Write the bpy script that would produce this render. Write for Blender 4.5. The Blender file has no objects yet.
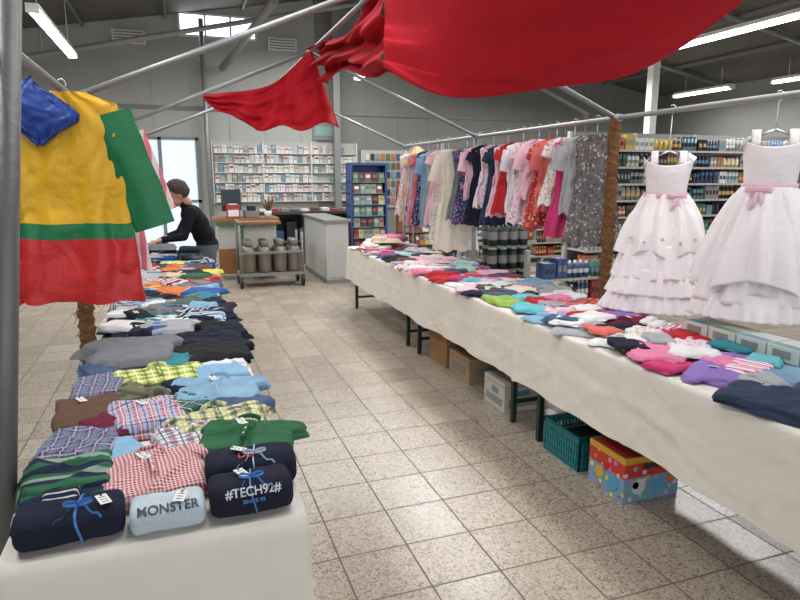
import bpy, bmesh, math, random
from mathutils import Vector, Matrix, noise, Euler
random.seed(11)
S=bpy.context.scene
COL=S.collection
pi=math.pi
def lin(c):
    r=[]
    for v in c[:3]:
        v=v/255.0
        r.append(v/12.92 if v<=0.04045 else ((v+0.055)/1.055)**2.4)
    return (r[0],r[1],r[2],1)
def N(x,y=0,z=0): return noise.noise(Vector((x,y,z)))
def sst(t):
    t=max(0,min(1,t)); return t*t*(3-2*t)
# ---------------------------------------------------------------- materials
def newmat(name):
    m=bpy.data.materials.new(name); m.use_nodes=True
    nt=m.node_tree
    return m,nt,nt.nodes["Principled BSDF"]
def node(nt,t,**kw):
    n=nt.nodes.new(t)
    for k,v in kw.items(): setattr(n,k,v)
    return n
def mth(nt,op,a,b=None,c=None):
    n=nt.nodes.new('ShaderNodeMath'); n.operation=op
    for i,v in enumerate((a,b,c)):
        if v is None: continue
        if isinstance(v,(int,float)): n.inputs[i].default_value=v
        else: nt.links.new(v,n.inputs[i])
    return n.outputs[0]
def mixc(nt,f,a,b,mode='MIX'):
    n=nt.nodes.new('ShaderNodeMix'); n.data_type='RGBA'; n.blend_type=mode
    for i,v in ((0,f),(6,a),(7,b)):
        if isinstance(v,(int,float)): n.inputs[i].default_value=v
        elif isinstance(v,tuple): n.inputs[i].default_value=v
        else: nt.links.new(v,n.inputs[i])
    return n.outputs[2]
def plain(name,c,rough=.5,metal=0,bump=0,bscale=40,var=.08,vscale=6,emit=0,alpha=None,spec=None,bdist=.02,dist=0):
    m,nt,b=newmat(name)
    tc=node(nt,'ShaderNodeTexCoord')
    nz=node(nt,'ShaderNodeTexNoise'); nz.inputs['Scale'].default_value=vscale; nz.inputs['Detail'].default_value=4
    nt.links.new(tc.outputs['Object'],nz.inputs['Vector'])
    f=mth(nt,'MULTIPLY_ADD',nz.outputs['Fac'],var*2,1-var)
    cc=lin(c)
    mx=mixc(nt,1.0,cc,f,'MULTIPLY')
    nt.links.new(mx,b.inputs['Base Color'])
    b.inputs['Roughness'].default_value=rough; b.inputs['Metallic'].default_value=metal
    if spec is not None: b.inputs['Specular IOR Level'].default_value=spec
    if bump:
        n2=node(nt,'ShaderNodeTexNoise'); n2.inputs['Scale'].default_value=bscale; n2.inputs['Detail'].default_value=3; n2.inputs['Distortion'].default_value=dist
        nt.links.new(tc.outputs['Object'],n2.inputs['Vector'])
        bp=node(nt,'ShaderNodeBump'); bp.inputs['Strength'].default_value=bump; bp.inputs['Distance'].default_value=bdist
        nt.links.new(n2.outputs['Fac'],bp.inputs['Height']); nt.links.new(bp.outputs['Normal'],b.inputs['Normal'])
    if emit:
        b.inputs['Emission Color'].default_value=cc; b.inputs['Emission Strength'].default_value=emit
    return m
def fab(name,cols,pat='solid',sc=20,rough=.92,bump=.3):
    m,nt,b=newmat(name)
    cols=[lin(c) for c in cols]
    while len(cols)<4: cols.append(cols[-1])
    tc=node(nt,'ShaderNodeTexCoord'); O=tc.outputs['Object']
    wn=node(nt,'ShaderNodeTexNoise'); wn.inputs['Scale'].default_value=7; nt.links.new(O,wn.inputs['Vector'])
    vm=node(nt,'ShaderNodeVectorMath',operation='SCALE'); nt.links.new(wn.outputs['Color'],vm.inputs[0]); vm.inputs['Scale'].default_value=.022
    va=node(nt,'ShaderNodeVectorMath',operation='ADD'); nt.links.new(O,va.inputs[0]); nt.links.new(vm.outputs[0],va.inputs[1])
    sp=node(nt,'ShaderNodeSeparateXYZ'); nt.links.new(va.outputs[0],sp.inputs[0])
    X,Y,Z=sp.outputs
    def st(ax,s,th,off=0.0):
        return mth(nt,'LESS_THAN',mth(nt,'FRACT',mth(nt,'MULTIPLY_ADD',ax,s,off+50.0)),th)
    if pat=='solid': c=cols[0]
    elif pat=='sx': c=mixc(nt,st(X,sc,.5),cols[0],cols[1])
    elif pat=='sy': c=mixc(nt,st(Y,sc,.5),cols[0],cols[1]); c=mixc(nt,st(Y,sc/2,.16,.3),c,cols[2])
    elif pat=='check':
        c=mixc(nt,mth(nt,'MULTIPLY',mth(nt,'ADD',st(X,sc,.5),st(Y,sc,.5)),.5),cols[0],cols[1])
    elif pat=='plaid':
        c=mixc(nt,mth(nt,'MULTIPLY',mth(nt,'ADD',st(X,sc,.45),st(Y,sc,.45)),.5),cols[0],cols[1])
        c=mixc(nt,mth(nt,'MULTIPLY',st(X,sc,.1,.3),.85),c,cols[2]); c=mixc(nt,mth(nt,'MULTIPLY',st(Y,sc,.1,.3),.85),c,cols[2])
        c=mixc(nt,mth(nt,'MULTIPLY',st(X,sc,.07,.75),.8),c,cols[3]); c=mixc(nt,mth(nt,'MULTIPLY',st(Y,sc,.07,.75),.8),c,cols[3])
    elif pat=='flor':
        v=node(nt,'ShaderNodeTexVoronoi'); v.inputs['Scale'].default_value=sc; nt.links.new(O,v.inputs['Vector'])
        s2=node(nt,'ShaderNodeSeparateColor'); nt.links.new(v.outputs['Color'],s2.inputs[0])
        cc=mixc(nt,mth(nt,'GREATER_THAN',s2.outputs[0],.4),cols[1],cols[2]); cc=mixc(nt,mth(nt,'GREATER_THAN',s2.outputs[1],.65),cc,cols[3])
        c=mixc(nt,mth(nt,'LESS_THAN',v.outputs['Distance'],.38),cols[0],cc)
    elif pat=='denim':
        nz=node(nt,'ShaderNodeTexNoise'); nz.inputs['Scale'].default_value=9; nt.links.new(O,nz.inputs['Vector'])
        c=mixc(nt,nz.outputs['Fac'],cols[0],cols[1])
    n1=node(nt,'ShaderNodeTexNoise'); n1.inputs['Scale'].default_value=14; nt.links.new(O,n1.inputs['Vector'])
    f=mth(nt,'MULTIPLY_ADD',n1.outputs['Fac'],.3,.85)
    c=mixc(nt,1.0,c,f,'MULTIPLY')
    nt.links.new(c,b.inputs['Base Color'])
    b.inputs['Roughness'].default_value=rough
    b.inputs['Specular IOR Level'].default_value=.2
    n2=node(nt,'ShaderNodeTexNoise'); n2.inputs['Scale'].default_value=12; n2.inputs['Detail'].default_value=3; n2.inputs['Distortion'].default_value=.9
    nt.links.new(O,n2.inputs['Vector'])
    bp=node(nt,'ShaderNodeBump'); bp.inputs['Strength'].default_value=bump; bp.inputs['Distance'].default_value=.03
    nt.links.new(n2.outputs['Fac'],bp.inputs['Height']); nt.links.new(bp.outputs['Normal'],b.inputs['Normal'])
    return m
# ---------------------------------------------------------------- mesh aggregator
class Agg:
    def __init__(s): s.v=[];s.f=[];s.m=[];s.s=[]
    def add(s,vs,fs,m=0,sm=False):
        o=len(s.v); s.v+= [tuple(v) for v in vs]
        for i,f in enumerate(fs):
            s.f.append(tuple(o+k for k in f)); s.m.append(m if isinstance(m,int) else m(i)); s.s.append(sm)
    def box(s,c,d,m=0,rz=0,R=None):
        x,y,z=d[0]/2,d[1]/2,d[2]/2
        M=R if R is not None else Matrix.Rotation(rz,3,'Z')
        vs=[Vector(c)+M@Vector((a*x,b*y,e*z)) for a in(-1,1) for b in(-1,1) for e in(-1,1)]
        s.add(vs,[(0,1,3,2),(4,6,7,5),(0,4,5,1),(2,3,7,6),(0,2,6,4),(1,5,7,3)],m)
    def bb(s,x0,x1,y0,y1,z0,z1,m=0): s.box(((x0+x1)/2,(y0+y1)/2,(z0+z1)/2),(x1-x0,y1-y0,z1-z0),m)
    def cyl(s,p0,p1,r0,r1=None,m=0,n=12,caps=True):
        r1=r0 if r1 is None else r1
        p0=Vector(p0);p1=Vector(p1); d=(p1-p0).normalized()
        a=d.orthogonal().normalized(); b=d.cross(a)
        vs=[]
        for p,r in((p0,r0),(p1,r1)):
            for i in range(n):
                t=2*pi*i/n; vs.append(p+a*math.cos(t)*r+b*math.sin(t)*r)
        s.add(vs,[(i,(i+1)%n,n+(i+1)%n,n+i) for i in range(n)],m,True)
        if caps:
            s.add(vs[:n],[tuple(reversed(range(n)))],m); s.add(vs[n:],[tuple(range(n))],m)
    def lathe(s,o,prof,m=0,n=16):
        o=Vector(o); vs=[]
        for r,z in prof:
            for i in range(n):
                t=2*pi*i/n; vs.append(o+Vector((r*math.cos(t),r*math.sin(t),z)))
        fs=[]
        for k in range(len(prof)-1):
            for i in range(n): fs.append((k*n+i,k*n+(i+1)%n,(k+1)*n+(i+1)%n,(k+1)*n+i))
        s.add(vs,fs,m,True)
    def sph(s,c,r,m=0,R=None,nu=14,nv=10):
        if isinstance(r,(int,float)): r=(r,r,r)
        R=R or Matrix.Identity(3); c=Vector(c)
        vs=[];
        for j in range(nv+1):
            p=pi*j/nv
            for i in range(nu):
                t=2*pi*i/nu
                vs.append(c+R@Vector((r[0]*math.sin(p)*math.cos(t),r[1]*math.sin(p)*math.sin(t),r[2]*math.cos(p))))
        fs=[(j*nu+i,(j+1)*nu+i,(j+1)*nu+(i+1)%nu,j*nu+(i+1)%nu) for j in range(nv) for i in range(nu)]
        s.add(vs,fs,m,True)
    def grid(s,fn,nu,nv,m=0,closed=False):
        vs=[fn(i/nu,j/nv) for j in range(nv+1) for i in range(nu if closed else nu+1)]
        w=nu if closed else nu+1; fs=[];ms=[]
        for j in range(nv):
            for i in range(nu):
                i2=(i+1)%w if closed else i+1
                fs.append((j*w+i,j*w+i2,(j+1)*w+i2,(j+1)*w+i)); ms.append(m if isinstance(m,int) else m((i+.5)/nu,(j+.5)/nv))
        s.add(vs,fs,lambda k:ms[k],True)
    def path(s,pts,r,m=0,n=8):
        for a,b in zip(pts[:-1],pts[1:]): s.cyl(a,b,r,r,m,n)
    def build(s,name,mats,parent=None,loc=None,rot=None,bevel=0,solid=0,merge=True):
        me=bpy.data.meshes.new(name); me.from_pydata(s.v,[],s.f)
        for mt in mats: me.materials.append(mt)
        me.polygons.foreach_set('material_index',s.m); me.polygons.foreach_set('use_smooth',s.s)
        me.update()
        if merge:
            bm=bmesh.new(); bm.from_mesh(me); bmesh.ops.remove_doubles(bm,verts=bm.verts,dist=1e-5)
            bm.to_mesh(me); bm.free()
        o=bpy.data.objects.new(name,me); COL.objects.link(o)
        if loc: o.location=loc
        if rot: o.rotation_euler=rot
        if parent: o.parent=parent
        if bevel:
            b=o.modifiers.new('b','BEVEL'); b.width=bevel; b.segments=2; b.limit_method='ANGLE'
        if solid:
            b=o.modifiers.new('s','SOLIDIFY'); b.thickness=solid
        return o
def empty(name,loc=(0,0,0)):
    o=bpy.data.objects.new(name,None); COL.objects.link(o); o.location=loc; return o
def catm(P,t):
    n=len(P)-1; k=min(int(t*n),n-1); f=t*n-k
    p=[Vector(P[max(0,min(n,k+d))]) for d in(-1,0,1,2)]
    return .5*((2*p[1])+(p[2]-p[0])*f+(2*p[0]-5*p[1]+4*p[2]-p[3])*f*f+(3*p[1]-p[0]-3*p[2]+p[3])*f**3)
# ---------------------------------------------------------------- common mats
M_steel=plain('galvanised_steel',(156,158,160),.45,.55,.05)
M_white=plain('white_paint',(224,224,220),.5)
M_black=plain('black_plastic',(22,22,24),.4)
M_dgreen=plain('dark_green_steel',(28,48,42),.45,.3)
M_wood=plain('wood_brown',(120,84,52),.6,0,.2,20,.25,12)
M_bark=plain('coir_wrap',(112,78,46),.95,0,1,60,.4,40)
M_card=plain('cardboard',(150,110,74),.85,0,.1)
M_grey=plain('grey_paint',(124,126,124),.6)
PAL=[plain('p_red',(160,56,54),.4),plain('p_blue',(58,84,130),.4),plain('p_yel',(196,172,96),.4),plain('p_grn',(70,112,78),.4),
     plain('p_wht',(212,212,206),.4),plain('p_blk',(44,44,46),.4),plain('p_ora',(178,112,72),.4),plain('p_cyn',(100,144,160),.4),plain('p_gry',(140,140,138),.4),plain('p_brn',(106,78,60),.5)]
# ---------------------------------------------------------------- room
def floormat():
    m,nt,b=newmat('terrazzo_tiles')
    tc=node(nt,'ShaderNodeTexCoord'); O=tc.outputs['Object']
    sp=node(nt,'ShaderNodeSeparateXYZ'); nt.links.new(O,sp.inputs[0])
    T=.305
    gx=mth(nt,'MULTIPLY_ADD',sp.outputs[0],1/T,100.2); gy=mth(nt,'MULTIPLY_ADD',sp.outputs[1],1/T,100.35)
    fx=mth(nt,'FRACT',gx); fy=mth(nt,'FRACT',gy)
    w=.024
    e=mth(nt,'MAXIMUM',mth(nt,'LESS_THAN',fx,w),mth(nt,'LESS_THAN',fy,w))
    cb=node(nt,'ShaderNodeCombineXYZ'); nt.links.new(mth(nt,'FLOOR',gx),cb.inputs[0]); nt.links.new(mth(nt,'FLOOR',gy),cb.inputs[1])
    wn=node(nt,'ShaderNodeTexWhiteNoise'); nt.links.new(cb.outputs[0],wn.inputs['Vector'])
    v=node(nt,'ShaderNodeTexVoronoi'); v.inputs['Scale'].default_value=110; nt.links.new(O,v.inputs['Vector'])
    s2=node(nt,'ShaderNodeSeparateColor'); nt.links.new(v.outputs['Color'],s2.inputs[0])
    r=node(nt,'ShaderNodeValToRGB'); el=r.color_ramp.elements
    r.color_ramp.interpolation='CONSTANT'
    el[0].position=0; el[0].color=lin((136,122,108)); el[1].position=.1; el[1].color=lin((164,151,135))
    for p,c in((.28,(180,167,150)),(.62,(190,178,162)),(.85,(172,157,139)),(.95,(148,133,117))):
        q=el.new(p); q.color=lin(c)
    nt.links.new(s2.outputs[0],r.inputs[0])
    n3=node(nt,'ShaderNodeTexNoise'); n3.inputs['Scale'].default_value=1.3; n3.inputs['Detail'].default_value=5; nt.links.new(O,n3.inputs['Vector'])
    f=mth(nt,'ADD',mth(nt,'MULTIPLY_ADD',wn.outputs['Value'],.14,.74),mth(nt,'MULTIPLY',n3.outputs['Fac'],.18))
    c=mixc(nt,1.0,r.outputs[0],f,'MULTIPLY')
    c=mixc(nt,e,c,lin((96,87,76)))
    nt.links.new(c,b.inputs['Base Color'])
    ro=mth(nt,'MULTIPLY_ADD',n3.outputs['Fac'],.2,.13); ro=mth(nt,'MULTIPLY_ADD',wn.outputs['Value'],.08,ro); ro=mth(nt,'MULTIPLY_ADD',e,.4,ro)
    nt.links.new(ro,b.inputs['Roughness'])
    bp=node(nt,'ShaderNodeBump'); bp.inputs['Strength'].default_value=.4; bp.inputs['Distance'].default_value=.003; bp.invert=True
    nt.links.new(e,bp.inputs['Height']); nt.links.new(bp.outputs['Normal'],b.inputs['Normal'])
    return m
X0,X1,YB,YF=-6.0,12.2,14.0,-5.0; XR=3.0; ZE,ZR=3.7,5.3
a=Agg(); a.bb(X0-.3,X1+.3,YF,YB+.3,-.1,0); a.build('floor',[floormat()])
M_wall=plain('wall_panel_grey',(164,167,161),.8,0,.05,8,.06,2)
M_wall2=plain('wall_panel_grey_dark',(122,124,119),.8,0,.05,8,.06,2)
def roofz(x): return ZE+(ZR-ZE)*((x-X0)/(XR-X0) if x<XR else (X1-x)/(X1-XR))
a=Agg()
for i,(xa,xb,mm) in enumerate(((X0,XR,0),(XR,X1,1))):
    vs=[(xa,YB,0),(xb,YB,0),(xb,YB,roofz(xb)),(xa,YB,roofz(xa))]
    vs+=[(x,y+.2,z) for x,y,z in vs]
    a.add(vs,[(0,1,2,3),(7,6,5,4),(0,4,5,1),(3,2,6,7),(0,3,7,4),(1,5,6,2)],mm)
for k in range(24): 
    x=X0+.4+k*.75
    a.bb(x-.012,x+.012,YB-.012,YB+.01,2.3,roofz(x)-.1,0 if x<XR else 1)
a.bb(X0,X1,YB-.03,YB,2.95,3.03,1)
a.build('wall_back',[M_wall,M_wall2])
a=Agg(); a.bb(X0-.2,X0,YF,YB,0,ZE); a.build('wall_left',[M_wall])
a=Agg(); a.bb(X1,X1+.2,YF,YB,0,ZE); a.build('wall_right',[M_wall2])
M_roof=plain('roof_deck_dark',(96,95,90),.7,0,.1)
a=Agg()
for xa,xb in((X0,XR),(XR,X1)):
    vs=[(xa,YF,roofz(xa)),(xb,YF,roofz(xb)),(xb,YB+.2,roofz(xb)),(xa,YB+.2,roofz(xa))]
    vs+=[(x,y,z+.15) for x,y,z in vs]
    a.add(vs,[(3,2,1,0),(4,5,6,7),(0,1,5,4),(1,2,6,5),(2,3,7,6),(3,0,4,7)])
for y in range(-4,14,3):
    for xa,xb in((X0,XR),(XR,X1)):
        a.cyl((xa,y+.5,roofz(xa)-.10),(xb,y+.5,roofz(xb)-.10),.045,.045,1,6)
for x in(-4.5,-3,-1.5,0,1.5,3,4.5,6,7.5,9,10.5):
    a.bb(x-.02,x+.02,YF,YB,roofz(x)-.08,roofz(x)-.02,1)
a.build('ceiling',[M_roof,M_grey])
M_glow=plain('daylight_glass',(235,242,250),.3,0,0,emit=3.0,var=0)
a=Agg(); a.bb(.25,1.75,YB-.03,YB-.005,4.42,4.8,0)
for x in(.25,.75,1.25,1.75): a.bb(x-.02,x+.02,YB-.05,YB-.004,4.4,4.82,1)
a.bb(.23,1.77,YB-.05,YB-.004,4.38,4.42,1); a.bb(.23,1.77,YB-.05,YB-.004,4.8,4.84,1)
a.build('window_1',[M_glow,M_white])
a=Agg(); a.bb(-1.0,.45,YB-.03,YB-.005,.05,2.35,0)
for x in(-1.0,-.28,.45): a.bb(x-.035,x+.035,YB-.07,YB-.004,0,2.4,1)
for z in(.05,1.1,2.38): a.bb(-1.03,.48,YB-.07,YB-.004,z-.03,z+.03,1)
M_glow2=plain('daylight_glass_dim',(205,220,235),.3,0,0,emit=.7,var=.35,vscale=1.5)
a.build('door_1',[M_glow2,M_grey])
a=Agg(); a.cyl((.66,13.8,0),(.66,13.8,4.7),.05,.05,0,12); a.cyl((.66,13.8,0),(.66,13.8,.04),.1,.1,0,12); a.build('steel_column',[M_steel])
a=Agg(); a.bb(8.35,8.5,9.7,9.85,0,4.2,0); a.bb(8.3,8.55,9.65,9.9,0,.05,0); a.build('steel_column.001',[M_white])
a=Agg(); a.bb(3.3,3.44,13.6,13.74,0,5.1,0);a.bb(3.25,3.49,13.55,13.79,0,.05,0); a.build('steel_column.002',[M_grey])
a=Agg()
a.cyl((1.72,11,4.45),(1.03,13.8,3.78),.07,.07,0,8); a.cyl((1.72,11,4.45),(1.9,11,4.97),.05,.05,0,8)
a.cyl((-3.5,12.5,3.3),(3.5,12.5,4.9),.045,.045,0,8); a.cyl((-2,12.5,3.65),(-2,12.5,4.3),.03,.03,0,8)
a.cyl((9,12.5,3.0),(5,12.5,4.7),.045,.045,0,8)
a.build('roof_truss',[plain('truss_grey',(150,152,148),.6)])
a=Agg()
for x,z in((-.7,4.3),(3.9,4.35),(2.3,4.35)):
    a.bb(x-.3,x+.3,YB-.08,YB-.0,z-.12,z+.12,0)
    for k in range(4): a.bb(x-.27,x+.27,YB-.1,YB-.07,z-.1+k*.055,z-.08+k*.055,1)
a.build('wall_vent',[M_white,M_grey])
M_tube=plain('fluorescent_tube',(255,252,245),.3,0,0,emit=10,var=0)
def fluo(x,y0,y1,z):
    a=Agg(); a.bb(x-.07,x+.07,y0,y1,z+.03,z+.08,0)
    a.cyl((x-.035,y0+.03,z),(x-.035,y1-.03,z),.022,.022,1,8); a.cyl((x+.035,y0+.03,z),(x+.035,y1-.03,z),.022,.022,1,8)
    for y in(y0,y1): a.bb(x-.07,x+.07,y-.01,y+.03,z-.025,z+.05,0)
    for y in(y0+.3,y1-.3): a.cyl((x,y,z+.08),(x,y,roofz(x)-.03),.006,.006,0,6)
    a.build('fluorescent_lamp',[M_white,M_tube])
for x,y0,y1,z in((-1.45,8.7,11.7,3.5),(7.2,4.6,7.9,3.5),(11,10.4,12.0,3.42),(11.2,8.3,9.6,3.42),(3.5,11.2,12.4,3.5),(7.2,9.4,12.0,3.5),(-1.45,1.5,4.5,3.5),(3.3,1,4,3.5),(3.3,6,8.5,3.5)): fluo(x,y0,y1,z)  # the later, unseen tube rows are added to light the hall
# ---------------------------------------------------------------- tables
M_cloth=plain('cream_tablecloth',(228,222,211),.5,0,.22,3.0,.04,3,bdist=.05,dist=1.5)
def tablecloth(name,x0,x1,y0,y1,zt,drop,amp,seed,M=M_cloth,cf=.05):
    r=.03
    cs=[(x1-r,y1-r,0),(x0+r,y1-r,90),(x0+r,y0+r,180),(x1-r,y0+r,270)]
    path=[]
    for k,(cx,cy,ang) in enumerate(cs):
        for q in range(5):
            t=math.radians(ang+q*22.5); path.append((cx+r*math.cos(t),cy+r*math.sin(t),math.cos(t),math.sin(t)))
        nx,ny,na=cs[(k+1)%4]; t=math.radians(ang+90)
        ax,ay=cx+r*math.cos(t),cy+r*math.sin(t); bx,by=nx+r*math.cos(t),ny+r*math.sin(t)
        L=math.hypot(bx-ax,by-ay); n=int(L/.02)
        for q in range(1,n): path.append((ax+(bx-ax)*q/n,ay+(by-ay)*q/n,math.cos(t),math.sin(t)))
    n=len(path); rows=20; g=Agg(); vs=[]
    arc=[0]
    for i in range(1,n): arc.append(arc[-1]+math.hypot(path[i][0]-path[i-1][0],path[i][1]-path[i-1][1]))
    for k in range(rows+1):
        s=k/rows
        for i,(x,y,nx,ny) in enumerate(path):
            p=arc[i]
            w=.5+.5*(N(x*2.3+seed,y*2.3,seed)*1.2+.8*math.sin(p*2*pi/.52+4*N(p*.8,seed)+s*1.5*N(p,seed,2)))
            corner=abs(nx*ny)*2
            cr=1-abs(N(p*2.2+s*1.2,s*1.1-p*.5,seed))*9
            cr2=1-abs(N(p*1.5-s*1.6,s*.9+p*.6,seed+9))*9
            off=.004+s*(.008+amp*w+cf*corner)+.003*N(p*7,s*4,seed)*min(1,s*5)+(.006*max(0,cr)**2-.005*max(0,cr2)**2)*min(1,s*4)
            fl=abs(((p+seed)%.62)-.31); off+=.004*max(0,1-fl/.02)*min(1,s*6)
            off+=.0035*max(0,1-abs(s-.52)/.05)
            zz=zt-s*drop*(1-.05*N(p*1.3,seed,3))
            if s==0: off=-.006
            vs.append((x+nx*off,y+ny*off,zz))
    fs=[(k*n+i,(k+1)*n+i,(k+1)*n+(i+1)%n,k*n+(i+1)%n) for k in range(rows) for i in range(n)]
    g.add(vs,fs,0,True); g.add(vs[:n],[tuple(range(n))],0)
    return g.build(name,[M],solid=0)
def table(x0,x1,y0,y1):
    a=Agg(); a.bb(x0+.02,x1-.02,y0+.02,y1-.02,.715,.742,0)
    for y in(y0+.14,y1-.14):
        for x in(x0+.06,x1-.06): a.bb(x-.016,x+.016,y-.016,y+.016,0,.715,1)
        a.bb(x0+.06,x1-.06,y-.012,y+.012,.66,.69,1); a.bb(x0+.06,x1-.06,y-.01,y+.01,.13,.155,1)
    a.bb(x0+.07,x0+.09,y0+.14,y1-.14,.67,.7,1)
    return a.build('folding_table',[M_wood,M_dgreen])
for (ya,yb) in((1.45,3.2),(3.2,4.95),(4.95,6.7)): table(-.43,.26,ya,yb)
tablecloth('tablecloth',-.44,.265,1.45,4.1,.752,.56,.012,1.3,cf=.008); tablecloth('tablecloth',-.435,.26,4.08,6.71,.75,.5,.02,5.7)
for k,(ya,yb) in enumerate(((1.2,3.24),(3.28,5.28),(5.3,7.42))):
    table(1.95,2.69,ya,yb); tablecloth('tablecloth',1.94,2.7,ya-.015,yb+.015,.75+.002*k,.40,.02,9+k*3.1,cf=.03)
table(1.95,2.69,-.85,1.17); tablecloth('tablecloth',1.94,2.7,-.86,1.19,.75,.4,.02,31)
# ---------------------------------------------------------------- clothes on tables
F={}
def f_(k,*a,**kw):
    if k not in F: F[k]=fab('fabric_'+k,*a,**kw)
    return F[k]
solids=dict(navy=(32,36,52),black=(34,34,38),grey=(122,124,128),lgrey=(166,168,172),white=(224,224,224),red=(180,46,50),green=(50,98,68),olive=(98,102,72),
 teal=(58,132,144),sky=(130,172,200),blue=(56,94,156),orange=(212,120,66),yellow=(218,200,96),lime=(156,186,90),brown=(94,72,60),beige=(202,188,160),
 pink=(220,130,164),hot=(196,62,112),lpink=(230,192,204),lilac=(142,114,182),turq=(108,188,198),cream=(230,222,206),coral=(212,110,104),mint=(172,208,198),maroon=(100,38,56))
for k,c in solids.items(): f_(k,[c])
f_('gingham',[(226,206,204),(160,52,62)],'check',95)
f_('plaid_yg',[(214,214,186),(110,120,88),(196,186,84),(58,72,64)],'plaid',20)
f_('plaid_yg2',[(206,214,116),(132,154,66),(236,236,216),(66,72,72)],'plaid',16)
f_('plaid_rb',[(182,188,208),(172,76,82),(54,70,130),(226,226,226)],'plaid',22)
f_('plaid_pu',[(80,74,100),(118,126,150),(180,168,188),(76,112,122)],'plaid',22)
f_('plaid_gb',[(52,68,72),(72,120,98),(190,200,190),(42,52,82)],'plaid',18)
f_('plaid_gw',[(222,222,222),(104,110,128),(54,70,106),(184,76,76)],'plaid',20)
f_('str_nw',[(36,40,60),(196,198,202),(36,40,60)],'sy',30)
f_('str_gb',[(52,104,74),(38,50,70),(140,160,144)],'sy',18)
f_('str_rw',[(180,56,60),(222,218,212),(54,70,110)],'sy',30)
f_('str_bt',[(76,140,180),(212,222,228),(44,68,110)],'sy',26)
f_('str_pk',[(226,156,180),(238,230,234),(190,80,128)],'sy',30)
f_('fl_pk',[(230,206,216),(206,120,154),(150,170,130),(226,222,222)],'flor',44)
f_('fl_gr',[(112,108,108),(172,160,156),(82,82,88),(180,172,166)],'flor',44)
f_('fl_rd',[(186,66,74),(224,206,192),(220,170,90),(76,76,100)],'flor',40)
f_('fl_bl',[(60,68,106),(180,180,194),(190,116,140),(96,136,172)],'flor',44)
f_('fl_wh',[(222,220,216),(206,140,156),(130,164,184),(220,200,130)],'flor',40)
f_('camo',[(104,106,82),(72,74,60),(132,126,104),(58,58,52)],'flor',18)
f_('denim',[(48,64,90),(88,110,140)],'denim'); f_('ldenim',[(104,142,172),(146,180,202)],'denim'); f_('ddenim',[(36,46,64),(58,72,96)],'denim')
def folded(name,x,y,z,w,d,h,rot,mat,parent=None,seed=0,wr=1.0,sleeve=0,n=22,tilt=0,outl=.07,layers=2):
    g=Agg(); T=h/layers
    sg=random.choice((-1,1)); fd=random.uniform(0,pi)
    cfd,sfd=math.cos(fd),math.sin(fd)
    for L in range(layers):
        so=seed+L*3.3; sc=1-.035*L*random.uniform(.3,2.2); dx=random.uniform(-.03,.03)*L*w; dy=random.uniform(-.035,.035)*L*d; rr=random.uniform(-.06,.06)*L
        half=(L==layers-1 and layers>1 and random.random()<.35)
        nn=n if L==layers-1 else max(10,n-8)
        def fn(i,j):
            u=2*i-1; v=2*j-1; s=max(abs(u),abs(v))
            k=.32
            px=u*math.sqrt(1-k*v*v/2)/math.sqrt(1-k/2)*.95; py=v*math.sqrt(1-k*u*u/2)/math.sqrt(1-k/2)*.95
            o=1+outl*2*N(px*1.4+so,py*1.4,so*.7)+outl*.4*N(px*3.5+so,py*3.5,1.1)
            o2=o*(1+.30*sst((v-.2)*5)*sst((1.05-v)*3)) if sleeve else o
            X=px*w/2*o2*sc; Y=py*d/2*o*sc
            if half: X=X*.55+sg*w*.2
            X,Y=X*math.cos(rr)-Y*math.sin(rr)+dx,X*math.sin(rr)+Y*math.cos(rr)+dy
            e=max(0,1-s**12)**.42
            a1=(X*cfd+Y*sfd)*9+seed; b1=(-X*sfd+Y*cfd)*5
            wv=N(a1*.6,b1*.8,seed); w2=N(a1*1.4+5,b1*1.6,seed)
            rd=max(0,1-abs(N(a1*.8+wv*.7,b1*.55-seed,2.2))*3.4)**2
            rd2=max(0,1-abs(N(a1*1.2+w2*.5,b1*1.0+seed,5.2))*4.5)**2
            wrk=wr*(.008*wv+.0105*rd+.006*rd2+.003*w2)*min(1,.35+h/.05*.65)
            wrk*= min(1,(1-s)*3+.25*(L>0))
            zt=L*T+T*1.08*e+max(wrk,-T*.6)*(.7+.3*L)
            lo=0 if L==0 else L*T*.8
            return (X,Y,max(zt,lo) if s<.999 else lo)
        g.grid(fn,nn,nn,0)
    return g.build(name,[mat],parent,(x,y,z),(tilt,0,rot),merge=False)
def roll(name,x,y,z,w,dp,hh,rot,mat,parent=None,seed=0,n=48,m=44):
    g=Agg()
    def fn(i,j):
        t=2*pi*i; u=2*j-1
        prof=max(0,1-abs(u)**12)**.5
        if abs(u)>.999: prof=0
        ct,st=math.cos(t),math.sin(t)
        rr=1/(abs(ct)**3+abs(st)**3)**(1/3)
        cr=max(0,1-abs(N(u*3+seed,ct*1.6,st*1.6+u))*6)**2
        dz=.05*N(u*2+seed,ct*2,st*2)+.02*N(u*6,ct*4+seed,st*4)-.03*cr
        lip=.05*sst((2.3-t)*9)*sst(abs(u)*3) if t<2.3 else 0
        k=(1+dz+lip)*prof
        return (u*w/2*(1-.05*(1-prof)), dp/2*ct*rr*k, hh/2+hh/2*st*rr*k)
    g.grid(fn,n,m,0,True)
    return g.build(name,[mat],parent,(x,y,z),(0,0,rot))
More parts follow.
